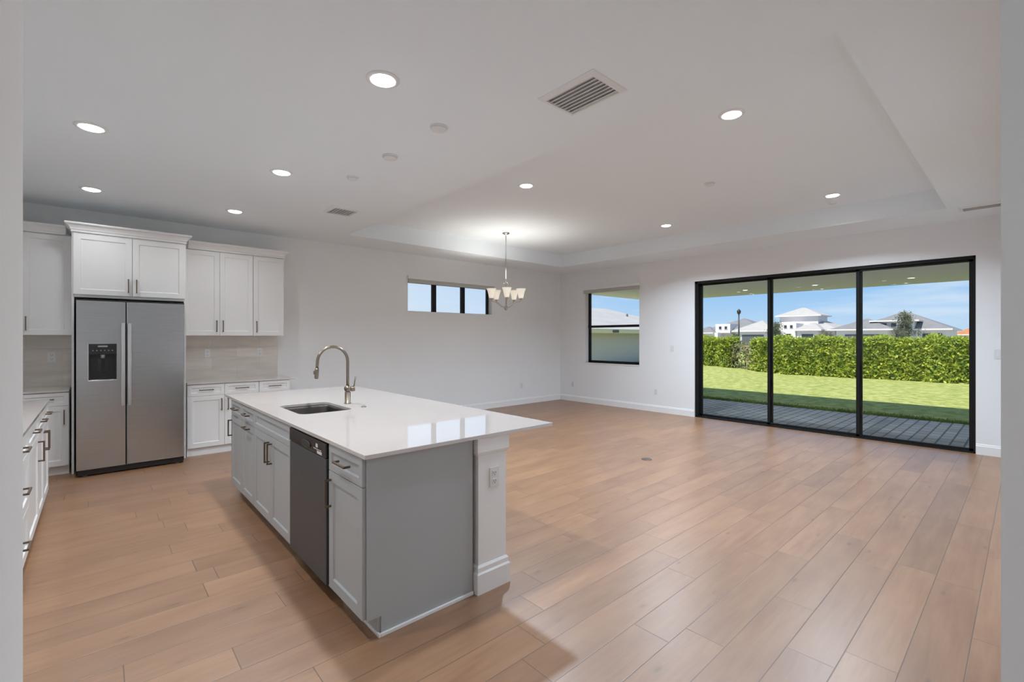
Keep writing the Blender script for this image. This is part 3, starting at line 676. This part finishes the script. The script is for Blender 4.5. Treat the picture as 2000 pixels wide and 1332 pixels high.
# ------------------------------------------------------------------ ceiling fixtures
def can_proto():
    t = thing('recessed_light', 'x', 'ceiling light', (0, 0, 0), 0, 'recessed ceiling lights')
    MB().lathe([(0.098, 0.0), (0.098, -0.004), (0.076, -0.010), (0.069, -0.006), (0.069, 0.0)], n=40, cap0=False, cap1=False).build('trim_ring', trim_m, t)
    MB().lathe([(0.069, -0.006), (0.063, -0.013), (0.042, -0.019), (0.0001, -0.021)], n=36, cap0=True, cap1=False).build('diffuser', led_m, t)
    return t
lamp_d = bpy.data.lights.new('recessed_lamp', 'AREA'); lamp_d.shape = 'DISK'; lamp_d.size = 0.136; lamp_d.spread = radians(140)
cans = [((1.276, 2.581, ZC), 'recessed light nearest the camera, in the flat ceiling over the near end of the island'),
        ((-0.031, 4.593, ZC), 'recessed light over the left aisle, nearer of the two at the left of the photo'),
        ((-0.04, 6.496, ZC), 'recessed light above and in front of the cabinets left of the refrigerator'),
        ((1.284, 4.652, ZC), 'recessed light over the far half of the island'),
        ((1.254, 6.454, ZC), 'recessed light in front of the upper cabinets right of the refrigerator'),
        ((3.82, 1.601, ZT), 'recessed light in the tray ceiling nearest the camera'),
        ((3.788, 3.97, ZT), 'recessed light in the tray ceiling left of the middle, before the chandelier'),
        ((6.929, 1.654, ZT), 'recessed light in the tray ceiling at its right side, above the sliding door'),
        ((6.797, 3.878, ZT), 'recessed light in the tray ceiling right of the chandelier'),
        ((-0.03, 2.58, ZC), 'recessed light over the left run of cabinets, above the top edge of the photo'),
        ((0.85, -1.5, ZC), 'unseen recessed light added in the hall ceiling behind the camera to light the hall walls')]  # last can is unseen, added to brighten the hall wall edges
p0 = can_proto()
can_objs = [p0] + [dup(p0, loc) for loc, lab in cans[1:]]
for i, (loc, lab) in enumerate(cans):
    r = can_objs[i]; r.location = loc; r['label'] = lab
    ld_ = lamp_d.copy(); ld_.energy, ld_.color = LAMPS[i]; lo = bpy.data.objects.new('lamp', ld_); COL.objects.link(lo); lo.parent = r; lo.location = (0, 0, -0.025)
def detector(loc, label, r=0.066, group='round white ceiling detectors'):
    t = thing('smoke_detector', label, 'detector', loc, 0)
    MB().lathe([(r, 0), (r, -0.010), (r*0.94, -0.014)], n=36, cap0=False).build('base', plast_m, t)
    MB().lathe([(r*0.90, -0.014), (r*0.86, -0.022), (r*0.62, -0.028), (0.0001, -0.030)], n=36, cap0=True, cap1=False).build('cover', plast_m, t)
detector((1.869, 2.889, ZC), 'round white detector nearest the camera, right of the big recessed light')
detector((1.86, 3.629, ZC), 'round white detector in the middle of the row of three over the island')
detector((1.835, 4.342, ZC), 'small round white detector farthest along the row over the island', 0.055)
detector((5.333, 2.487, ZT), 'round white detector in the middle of the tray ceiling', 0.06)
detector((7.315, 1.74, ZT), 'small round white sensor beside the right recessed light of the tray ceiling', 0.045)
def vent(label, x0, x1, y0, y1, ax='Y'):
    t = thing('air_vent', label, 'vent', ((x0+x1)/2, (y0+y1)/2, ZC), 0)
    a, b_ = (x1-x0)/2, (y1-y0)/2; fr = 0.035
    m = MB(); R4 = lambda o, z: [(-a+o, -b_+o, z), (a-o, -b_+o, z), (a-o, b_-o, z), (-a+o, b_-o, z)]
    m.rings([R4(0, 0), R4(0, -0.003), R4(0.022, -0.014), R4(fr, -0.016), R4(fr, -0.002)], True, False, False, False); m.build('frame', vent_m, t)
    box(-a+fr-0.003, a-fr+0.003, -b_+fr-0.003, b_-fr+0.003, -0.0022, -0.0005).build('duct_shade_sheet', duct_shade_m, t)  # flat grey sheet, its tone stands in for the shade inside the duct
    m = MB(); n = 8
    st = (2*a-2*fr)/n
    for k in range(n):
        x = -a+fr+st*k
        m.rings([[(x, yy, -0.016), (x+0.003, yy, -0.016), (x+st*0.92, yy, -0.003), (x+st*0.92-0.003, yy, -0.003)] for yy in (-b_+fr, b_-fr)], True, True, True, False)
    sl = m.build('louvers', vent_m, t)
    return t
vent('white rectangular air vent in the flat ceiling nearest the camera', 2.125, 2.465, 1.67, 2.12)
vent('small square air vent at the far end of the flat ceiling', 2.05, 2.40, 5.42, 5.76)
vent('white air vent in the ceiling strip at the far right above the sliding door end', 7.62, 7.86, 0.10, 0.56)

# ------------------------------------------------------------------ chandelier
CX, CY = 5.24, 6.0
t = thing('chandelier', 'five-arm brushed nickel chandelier with frosted bell glass shades in the dining corner', 'chandelier', (CX, CY, ZT))
MB().lathe([(0.062, 0), (0.062, -0.012), (0.045, -0.022), (0.012, -0.028), (0.010, -0.045)], n=30, cap0=False).build('canopy', nick_m, t)
MB().tube([(0, 0, -0.04), (0, 0, -0.80)], 0.0065, 10).build('stem', nick_m, t)
m = MB(); m.tube([(0.055*sin(a)*0.7445, -0.055*sin(a)*0.6677, -0.945+0.105*cos(a)) for a in [2*pi*k/28 for k in range(29)]], 0.006, 8); m.build('hoop', nick_m, t)
MB().tube([(0, 0, -0.80), (0, 0, -1.26)], 0.010, 12).build('column', nick_m, t)
MB().lathe([(0.0001, -1.335), (0.018, -1.325), (0.034, -1.30), (0.036, -1.28), (0.020, -1.25), (0.010, -1.235), (0.0001, -1.235)], n=22, cap0=False, cap1=False).build('hub', nick_m, t)
bulb_d = bpy.data.lights.new('chandelier_bulb', 'POINT'); bulb_d.energy = 7.5; bulb_d.shadow_soft_size = 0.03; bulb_d.color = (1.0, 0.96, 0.90)
for k in range(5):
    a = radians(48.1-90 - 14 + 72*k); R_ = 0.265
    dx, dy = cos(a), sin(a)
    pts = [(dx*r, dy*r, z) for r, z in ((0.02, -1.285), (0.07, -1.275), (0.13, -1.235), (0.19, -1.195), (0.24, -1.185), (0.262, -1.172), (0.265, -1.155))]
    am = MB().tube(pts, 0.0065, 10).build('arm', nick_m, t)
    MB().lathe([(0.006, -1.160), (0.024, -1.156), (0.026, -1.125), (0.018, -1.118)], (dx*R_, dy*R_, 0), 18).build('socket_cup', nick_m, am)
    m = MB(); sh = [(0.036, -1.128), (0.044, -1.10), (0.052, -1.06), (0.064, -1.01), (0.082, -0.968)]
    inn = [(r-0.004, z) for r, z in sh[::-1]]
    m.lathe(sh+inn, (dx*R_, dy*R_, 0), 28, cap0=False, cap1=True); m.build('glass_shade', glassy, am)
    lo = bpy.data.objects.new('bulb', bulb_d); COL.objects.link(lo); lo.parent = t; lo.location = (dx*R_, dy*R_, -1.02)

# ------------------------------------------------------------------ outdoors
# lanai pavers, roof, post
struct(box(XR+0.02, 11.40, -6, 7.6, -0.16, -0.03).build('patio_pavers', paver_m))
o = MB(); o.box(XR+T, 12.30, -6, 7.35, 2.585, 2.62); o.box(12.28, 12.30, -6, 7.35, 2.585, 2.80); o.box(XR+T, 12.3, 7.33, 7.35, 2.585, 2.80); o.box(XR+T, 12.30, -6, 7.35, 2.80, 2.86)
lr = struct(o.build('lanai_roof', soff_m))
for i, y in enumerate((7.05, -5.6)):
    pb = box(11.95, 12.2, y-0.13, y+0.13, -0.05, 2.585).build('lanai_post', hwall_m, None, 0.01); struct(pb)
sp0 = thing('soffit_light', 'x', 'light', (0, 0, 0), 0, 'recessed lights in the patio ceiling')
MB().lathe([(0.085, 0.0), (0.085, -0.004), (0.060, -0.008), (0.058, 0)], n=24, cap0=False, cap1=False).build('trim_ring', trim_m, sp0)
MB().lathe([(0.058, -0.003), (0.0001, -0.006)], n=24, cap0=True, cap1=False).build('diffuser', pmat('warm_diffuser', (0.8, 0.75, 0.6), 0.5, emit=((1.0, 0.88, 0.7), 4.0)), sp0)
for i, (x, y, lab) in enumerate(((10.98, 4.30, 'patio ceiling light seen through the left pane of the sliding door'), (11.0, 2.93, 'patio ceiling light seen through the middle pane of the sliding door'), (11.0, 1.42, 'patio ceiling light seen through the right pane of the sliding door'),
        (11.95, 4.55, 'small patio ceiling light near the roof edge, left pane'), (11.95, 3.05, 'small patio ceiling light near the roof edge, middle pane'), (11.95, 1.62, 'small patio ceiling light near the roof edge, right pane'))):
    r = sp0 if i == 0 else dup(sp0, (0, 0, 0))
    r.location = (x, y, 2.585); r['label'] = lab
    if i > 2: r.scale = (0.6, 0.6, 1)
# ground
rng = np.random.default_rng(7)
def ground_z(x, y):
    z = -0.05
    if x > 14 and y > 7: z += min(0.30, (x-14)*0.03)*min(1, (y-7)/3.0)
    if y > 7.5 and x < 19: z -= min(0.5, (y-7.5)*0.25)*min(1.0, (19-x)/3)
    if x > 24: z -= min(0.4, (x-24)*0.05)
    return z
m = MB(); xs = [8.62, 11.0, 11.43] + [12+0.75*i for i in range(24)] + [31, 34, 40, 60]; ys = [-30, -15, -8] + [-6+0.75*i for i in range(44)] + [30, 40, 60]
for i in range(len(xs)-1):
    for j in range(len(ys)-1):
        if xs[i+1] <= 11.43 and -6.1 < ys[j] < 7.5: continue
        m.poly([(a, b_, ground_z(a, b_)) for a, b_ in ((xs[i], ys[j]), (xs[i+1], ys[j]), (xs[i+1], ys[j+1]), (xs[i], ys[j+1]))])
gr = m.build('lawn', lawn_m); merge(gr); struct(gr)
struct(box(-400, 500, -500, 500, -0.95, -0.75).build('ground', pmat('dry_ground', (0.36, 0.35, 0.26), 1.0)))
struct(box(60, 84, -80, 140, -0.74, -0.70).build('street', pmat('asphalt', (0.35, 0.35, 0.35), 0.9)))
# fringe of grass blades along the paver edge
def leaf_cloud(n, pts, size, aspect=0.5, up=0.0, rs=None, bend=0.15):
    """n quads (folded) at pts, random orientation; returns verts, faces"""
    r = rs or rng
    d = r.normal(size=(n, 3)); d[:, 2] += up; d /= np.linalg.norm(d, axis=1)[:, None]
    q = r.normal(size=(n, 3)); s = np.cross(d, q); s /= np.linalg.norm(s, axis=1)[:, None]
    L_ = size*(0.7+0.6*r.random(n))[:, None]
    nn = np.cross(d, s)
    a = pts; b = pts + d*L_*0.5 + s*L_*aspect*0.5 + nn*L_*bend; c_ = pts + d*L_; e = pts + d*L_*0.5 - s*L_*aspect*0.5 + nn*L_*bend
    v = np.stack([a, b, c_, e], 1).reshape(-1, 3)
    f_ = np.arange(n*4).reshape(n, 4)
    tri = np.concatenate([f_[:, [0, 1, 2]], f_[:, [0, 2, 3]]])
    return v, tri
def cloud_obj(name, v, f_, mat, parent=None, loc=(0, 0, 0)):
    me = bpy.data.meshes.new(name); me.from_pydata((v-np.array(loc)).tolist(), [], f_.tolist()); me.materials.append(mat)
    o = bpy.data.objects.new(name, me); COL.objects.link(o); o.location = loc
    if parent: o.parent = parent; o.location = (0, 0, 0)
    return o
n = 9000
pts = np.stack([11.40+0.30*rng.random(n)**2, -5+13*rng.random(n), np.full(n, -0.055)], 1)
v, f_ = leaf_cloud(n, pts, 0.075, 0.12, up=2.2)
o = cloud_obj('lawn_edge_grass', v, f_, grass_blade); tag(o, 'ragged fringe of green grass blades along the edge of the grey pavers', 'grass', kind='stuff')
# hedge
def hedge(label, y0, y1, n, leafm, xc=22.4, hz=1.42, base=-0.1):
    ym = (y0+y1)/2
    t = thing('hedge', label, 'hedge', (xc, ym, base))
    w = 0.62
    def cloud(n, sel, top, name, mat, sparse):
        y = y0+(y1-y0)*rng.random(n*3); y = y[sel(y)][:n]; n = len(y)
        bump = 0.10*np.sin(y*2.3)+0.08*np.sin(y*5.1+1)+0.05*np.sin(y*11.0)
        face = rng.random(n)
        x = np.where(face < sparse, xc - w + 0.30*rng.random(n)**1.5 + bump, xc + (rng.random(n)*2-1)*w)
        z = np.where(face < sparse, base + (top-base)*rng.random(n)**0.9, top - 0.22*rng.random(n)**2 + 0.07*np.sin(y*3.7)+0.05*np.sin(y*9))
        p = np.stack([x, y, z], 1) - np.array([xc, ym, base])
        v, f_ = leaf_cloud(n, p, 0.15, 0.55, up=0.5)
        cloud_obj(name, v, f_, mat, t)
    cloud(n, lambda y: (y < 8.25) | (y > 9.25), hz, 'foliage', leafm, 0.68)
    cloud(3000, lambda y: (y > 8.0) & (y < 9.5), 1.15, 'dried_foliage', dry_leaf, 0.85)
    m = MB(); k = int((y1-y0)/0.45)
    for i in range(k):
        yy_ = y0 + (i+0.5)*(y1-y0)/k - ym
        for q in range(2):
            m.tube([(0.1*q, yy_, 0), (0.1*q + rng.normal()*0.1, yy_+rng.normal()*0.1, 0.6), (rng.normal()*0.2, yy_+rng.normal()*0.2, hz-base-0.35)], [0.02, 0.014, 0.006], 6)
    m.build('stems', bark_m, t)
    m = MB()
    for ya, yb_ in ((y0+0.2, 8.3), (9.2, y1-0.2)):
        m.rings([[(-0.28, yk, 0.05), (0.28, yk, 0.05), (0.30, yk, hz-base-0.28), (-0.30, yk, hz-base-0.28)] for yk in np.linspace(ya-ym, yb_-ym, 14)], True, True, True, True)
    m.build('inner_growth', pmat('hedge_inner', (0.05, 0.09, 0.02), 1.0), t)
    return t
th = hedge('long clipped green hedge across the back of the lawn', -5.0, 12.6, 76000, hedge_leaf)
# neighbour house seen through the single-hung window
t = thing('neighbor_house', 'low grey-green neighbouring house with a pale tiled roof outside the single-hung window', 'house', (21.5, 14, -0.7))
box(-7, 6.4, 0.5, 9, 0, 2.66).build('wall', stuc_m, t)
m = MB(); e0, e1, r0 = 2.64, 4.12, 4.6; X0, X1, Xa, Xb = -7.6, 7.0, -3.6, 3.6
m.poly([(X0, 0, e0), (X1, 0, e0), (Xb, r0, e1), (Xa, r0, e1)]); m.poly([(X1, 0, e0), (X1, 9.5, e0), (Xb, r0, e1)])
m.poly([(X1, 9.5, e0), (X0, 9.5, e0), (Xa, r0, e1), (Xb, r0, e1)]); m.poly([(X0, 9.5, e0), (X0, 0, e0), (Xa, r0, e1)])
m.poly([(X0, 0, e0), (X1, 0, e0), (X1, 9.5, e0), (X0, 9.5, e0)])
m.build('roof', roofl_m, t)
m = MB(); m.box(X0, X1, -0.02, 0, e0-0.20, e0+0.01); m.box(X1, X1+0.02, 0, 9.5, e0-0.20, e0+0.01); m.build('fascia', hbeige_m, t)
box(-2.15, -1.65, -0.05, -0.02, 2.47, 2.60).build('wall_vent', hwin_m, t)
MB().tube([(3.4, 2.9, 3.45), (3.4, 2.9, 3.72)], 0.07, 10).build('vent_pipe', gar_m, t)

# distant houses
def hip(m, x0, x1, y0, y1, ze, zp, ov=0.6, along='Y', rid=None):
    x0 -= ov; x1 += ov; y0 -= ov; y1 += ov
    if along == 'Y':
        k = (x1-x0)/2 if rid is None else rid; k = min(k, (y1-y0)/2-0.1); xm = (x0+x1)/2; A = (xm, y0+k, zp); B = (xm, y1-k, zp)
        m.poly([(x0, y0, ze), (x0, y1, ze), B, A]); m.poly([(x1, y1, ze), (x1, y0, ze), A, B]); m.poly([(x1, y0, ze), (x0, y0, ze), A]); m.poly([(x0, y1, ze), (x1, y1, ze), B])
    m.poly([(x0, y0, ze), (x1, y0, ze), (x1, y1, ze), (x0, y1, ze)])
def far_house(label, loc, bodies, roofs, fascias, windows, garages, rm, wm=None):
    t = thing('house', label, 'house', loc)
    m = MB()
    for b_ in bodies: m.box(*b_)
    m.build('wall', wm or hwall_m, t)
    m = MB()
    for r in roofs: hip(m, *r)
    m.build('roof', rm, t)
    for r in roofs:
        ov = 0.62; x0, x1, y0, y1, ze = r[:5]
        m = MB(); m.box(x0-ov, x1+ov, y0-ov, y1+ov, ze-0.22, ze-0.001); m.build('fascia', hwall_m, t)
    for x, y0, y1, z0, z1 in windows:
        wf = box(x-0.05, x+0.05, y0, y1, z0, z1).build('window', hwall_m, t); box(x-0.08, x+0.0, y0+0.08, y1-0.08, z0+0.08, z1-0.08).build('pane', hwin_m, wf)
    for x, y0, y1, z0, z1 in garages: box(x-0.06, x, y0, y1, z0, z1).build('garage_door', gar_m, t)
    return t
# right house (dark grey roof)
far_house('white house with dark grey hip roof seen through the right door pane', (95, 14, -0.6),
    [(0, 14, -5.9, 5.8, 0, 3.5), (-4, 3, 0.6, 7.2, 0, 3.5), (-1.2, 6, -2.2, 2.6, 3.4, 4.75)],
    [(0, 14, -5.9, 5.8, 3.55, 6.65), (-4, 5, 0.4, 7.4, 3.55, 5.35)], [],
    [(-1.22, -0.2, 0.6, 3.85, 4.55), (-1.22, 1.0, 1.8, 3.85, 4.55), (0, -1.6, 0.2, 0.4, 2.9), (0, -4.2, -3.0, 0.4, 2.9), (0, -5.4, -4.6, 1.0, 2.9)],
    [(-4.0, 1.6, 6.0, 0.0, 2.7)], roofg_m)
t_ = bpy.data.objects['house']
m = MB(); m.box(-2.0, 6.2, -2.9, 3.2, 4.70, 4.92); m.build('flat_roof', hwall_m, t_)
# centre house (pale roof, tower)
h2 = far_house('large white house with a pale roof and raised tower, seen through the middle door pane', (98, 29, -0.6),
    [(0, 16, -6.0, 5.0, 0, 3.6), (-3.5, 4, 3.6, 9.6, 0, 3.5), (3, 9, -2.6, 4.0, 3.5, 6.45), (-2.2, 3, -4.0, -0.6, 0, 3.4), (-1.2, 4, -0.2, 2.4, 0, 4.9)],
    [(0, 16, -6.0, 5.0, 3.65, 6.2), (-3.5, 6, 3.4, 9.8, 3.55, 5.6), (3, 9, -2.6, 4.0, 6.5, 8.1), (-2.2, 5, -4.0, -0.6, 3.65, 5.0)], [],
    [(-1.22, 0.3, 0.9, 3.9, 4.6), (-1.22, 1.3, 1.9, 3.9, 4.6), (-2.22, -3.3, -1.3, 0.6, 2.9), (-1.22, 0.6, 1.6, 0.3, 3.0)],
    [(-3.5, 4.6, 8.6, 0.0, 2.75)], roofl_m)
far_house('white house with a grey hip roof at the left edge of the door view', (110, 45, -0.6),
    [(0, 14, -5.5, 7.5, 0, 3.8), (-3, 4, 3.0, 8.5, 0, 3.4), (-1.5, 4, 0.8, 4.2, 3.3, 5.4)],
    [(0, 14, -5.5, 7.5, 3.85, 6.9), (-3, 4, 4.4, 9, 3.4, 4.9)], [],
    [(-1.55, 1.4, 2.1, 4.1, 4.9), (-1.55, 2.7, 3.4, 4.1, 4.9), (0, -2.2, 0.2, 0.4, 2.9)], [], roofg_m)
far_house('cream house with an orange tiled roof at the right edge of the door view', (150, 6, -0.6),
    [(0, 12, -9, 5.5, 0, 2.95)], [(0, 12, -9, 5.5, 3.0, 6.4)], [], [(0, 2.0, 3.4, 0.5, 2.0)], [], roofo_m, hbeige_m)

# trees
def tree(label, loc, h, cr, n, trunk=0.06, spread=1.0):
    t = thing('tree', label, 'tree', loc)
    m = MB(); m.tube([(0, 0, 0), (0.03, 0.02, h*0.4), (-0.02, 0.03, h*0.93)], [trunk, trunk*0.7, trunk*0.2], 8)
    ends = []
    for k in range(16):
        z = h*(0.30+0.6*k/16); a = rng.random()*2*pi; r = cr*(1-0.65*k/16)*(0.7+0.4*rng.random())
        e = (r*cos(a), r*sin(a), z+0.3*r); ends.append(e); m.tube([(0, 0, z), (e[0]*0.5, e[1]*0.5, z+0.1*r), e], [trunk*0.4, trunk*0.25, trunk*0.1], 6)
    m.build('trunk', bark_m, t)
    P = []
    for k in range(n):
        e = ends[k % 16]; s = 0.2+0.8*rng.random(); P.append((e[0]*s + rng.normal()*0.18*spread, e[1]*s + rng.normal()*0.18*spread, e[2] + rng.normal()*0.22*spread))
    P = np.array(P); v, f_ = leaf_cloud(n, P, 0.16*spread, 0.4)
    cloud_obj('foliage', v, f_, tree_leaf, t)
    return t
tree('slim young tree with sparse foliage in front of the dark-roofed house', (62.0, 8.5, -0.6), 5.0, 1.5, 3000)
tree('small sparse tree in front of the pale-roofed house, just right of the first door post', (54.0, 18.0, -0.6), 3.9, 1.3, 2400)
tree('low bushy tree left of the first door post, before the white garage', (52.0, 21.3, -0.6), 2.6, 0.9, 1600)
tree('low green tree between the two right-hand houses', (76.0, 18.6, -0.6), 2.9, 1.2, 1600)
# street lamp
t = thing('street_lamp', 'tall black street lamp post rising above the hedge at the left', 'street lamp', (60.6, 24.5, -0.6))
MB().tube([(0, 0, 0), (0, 0, 5.1)], [0.12, 0.07], 10).build('post', pole_m, t)
MB().lathe([(0.06, 5.1), (0.22, 5.25), (0.24, 5.55), (0.08, 5.75), (0.0001, 5.8)], n=14, cap1=False).build('lantern', pole_m, t)
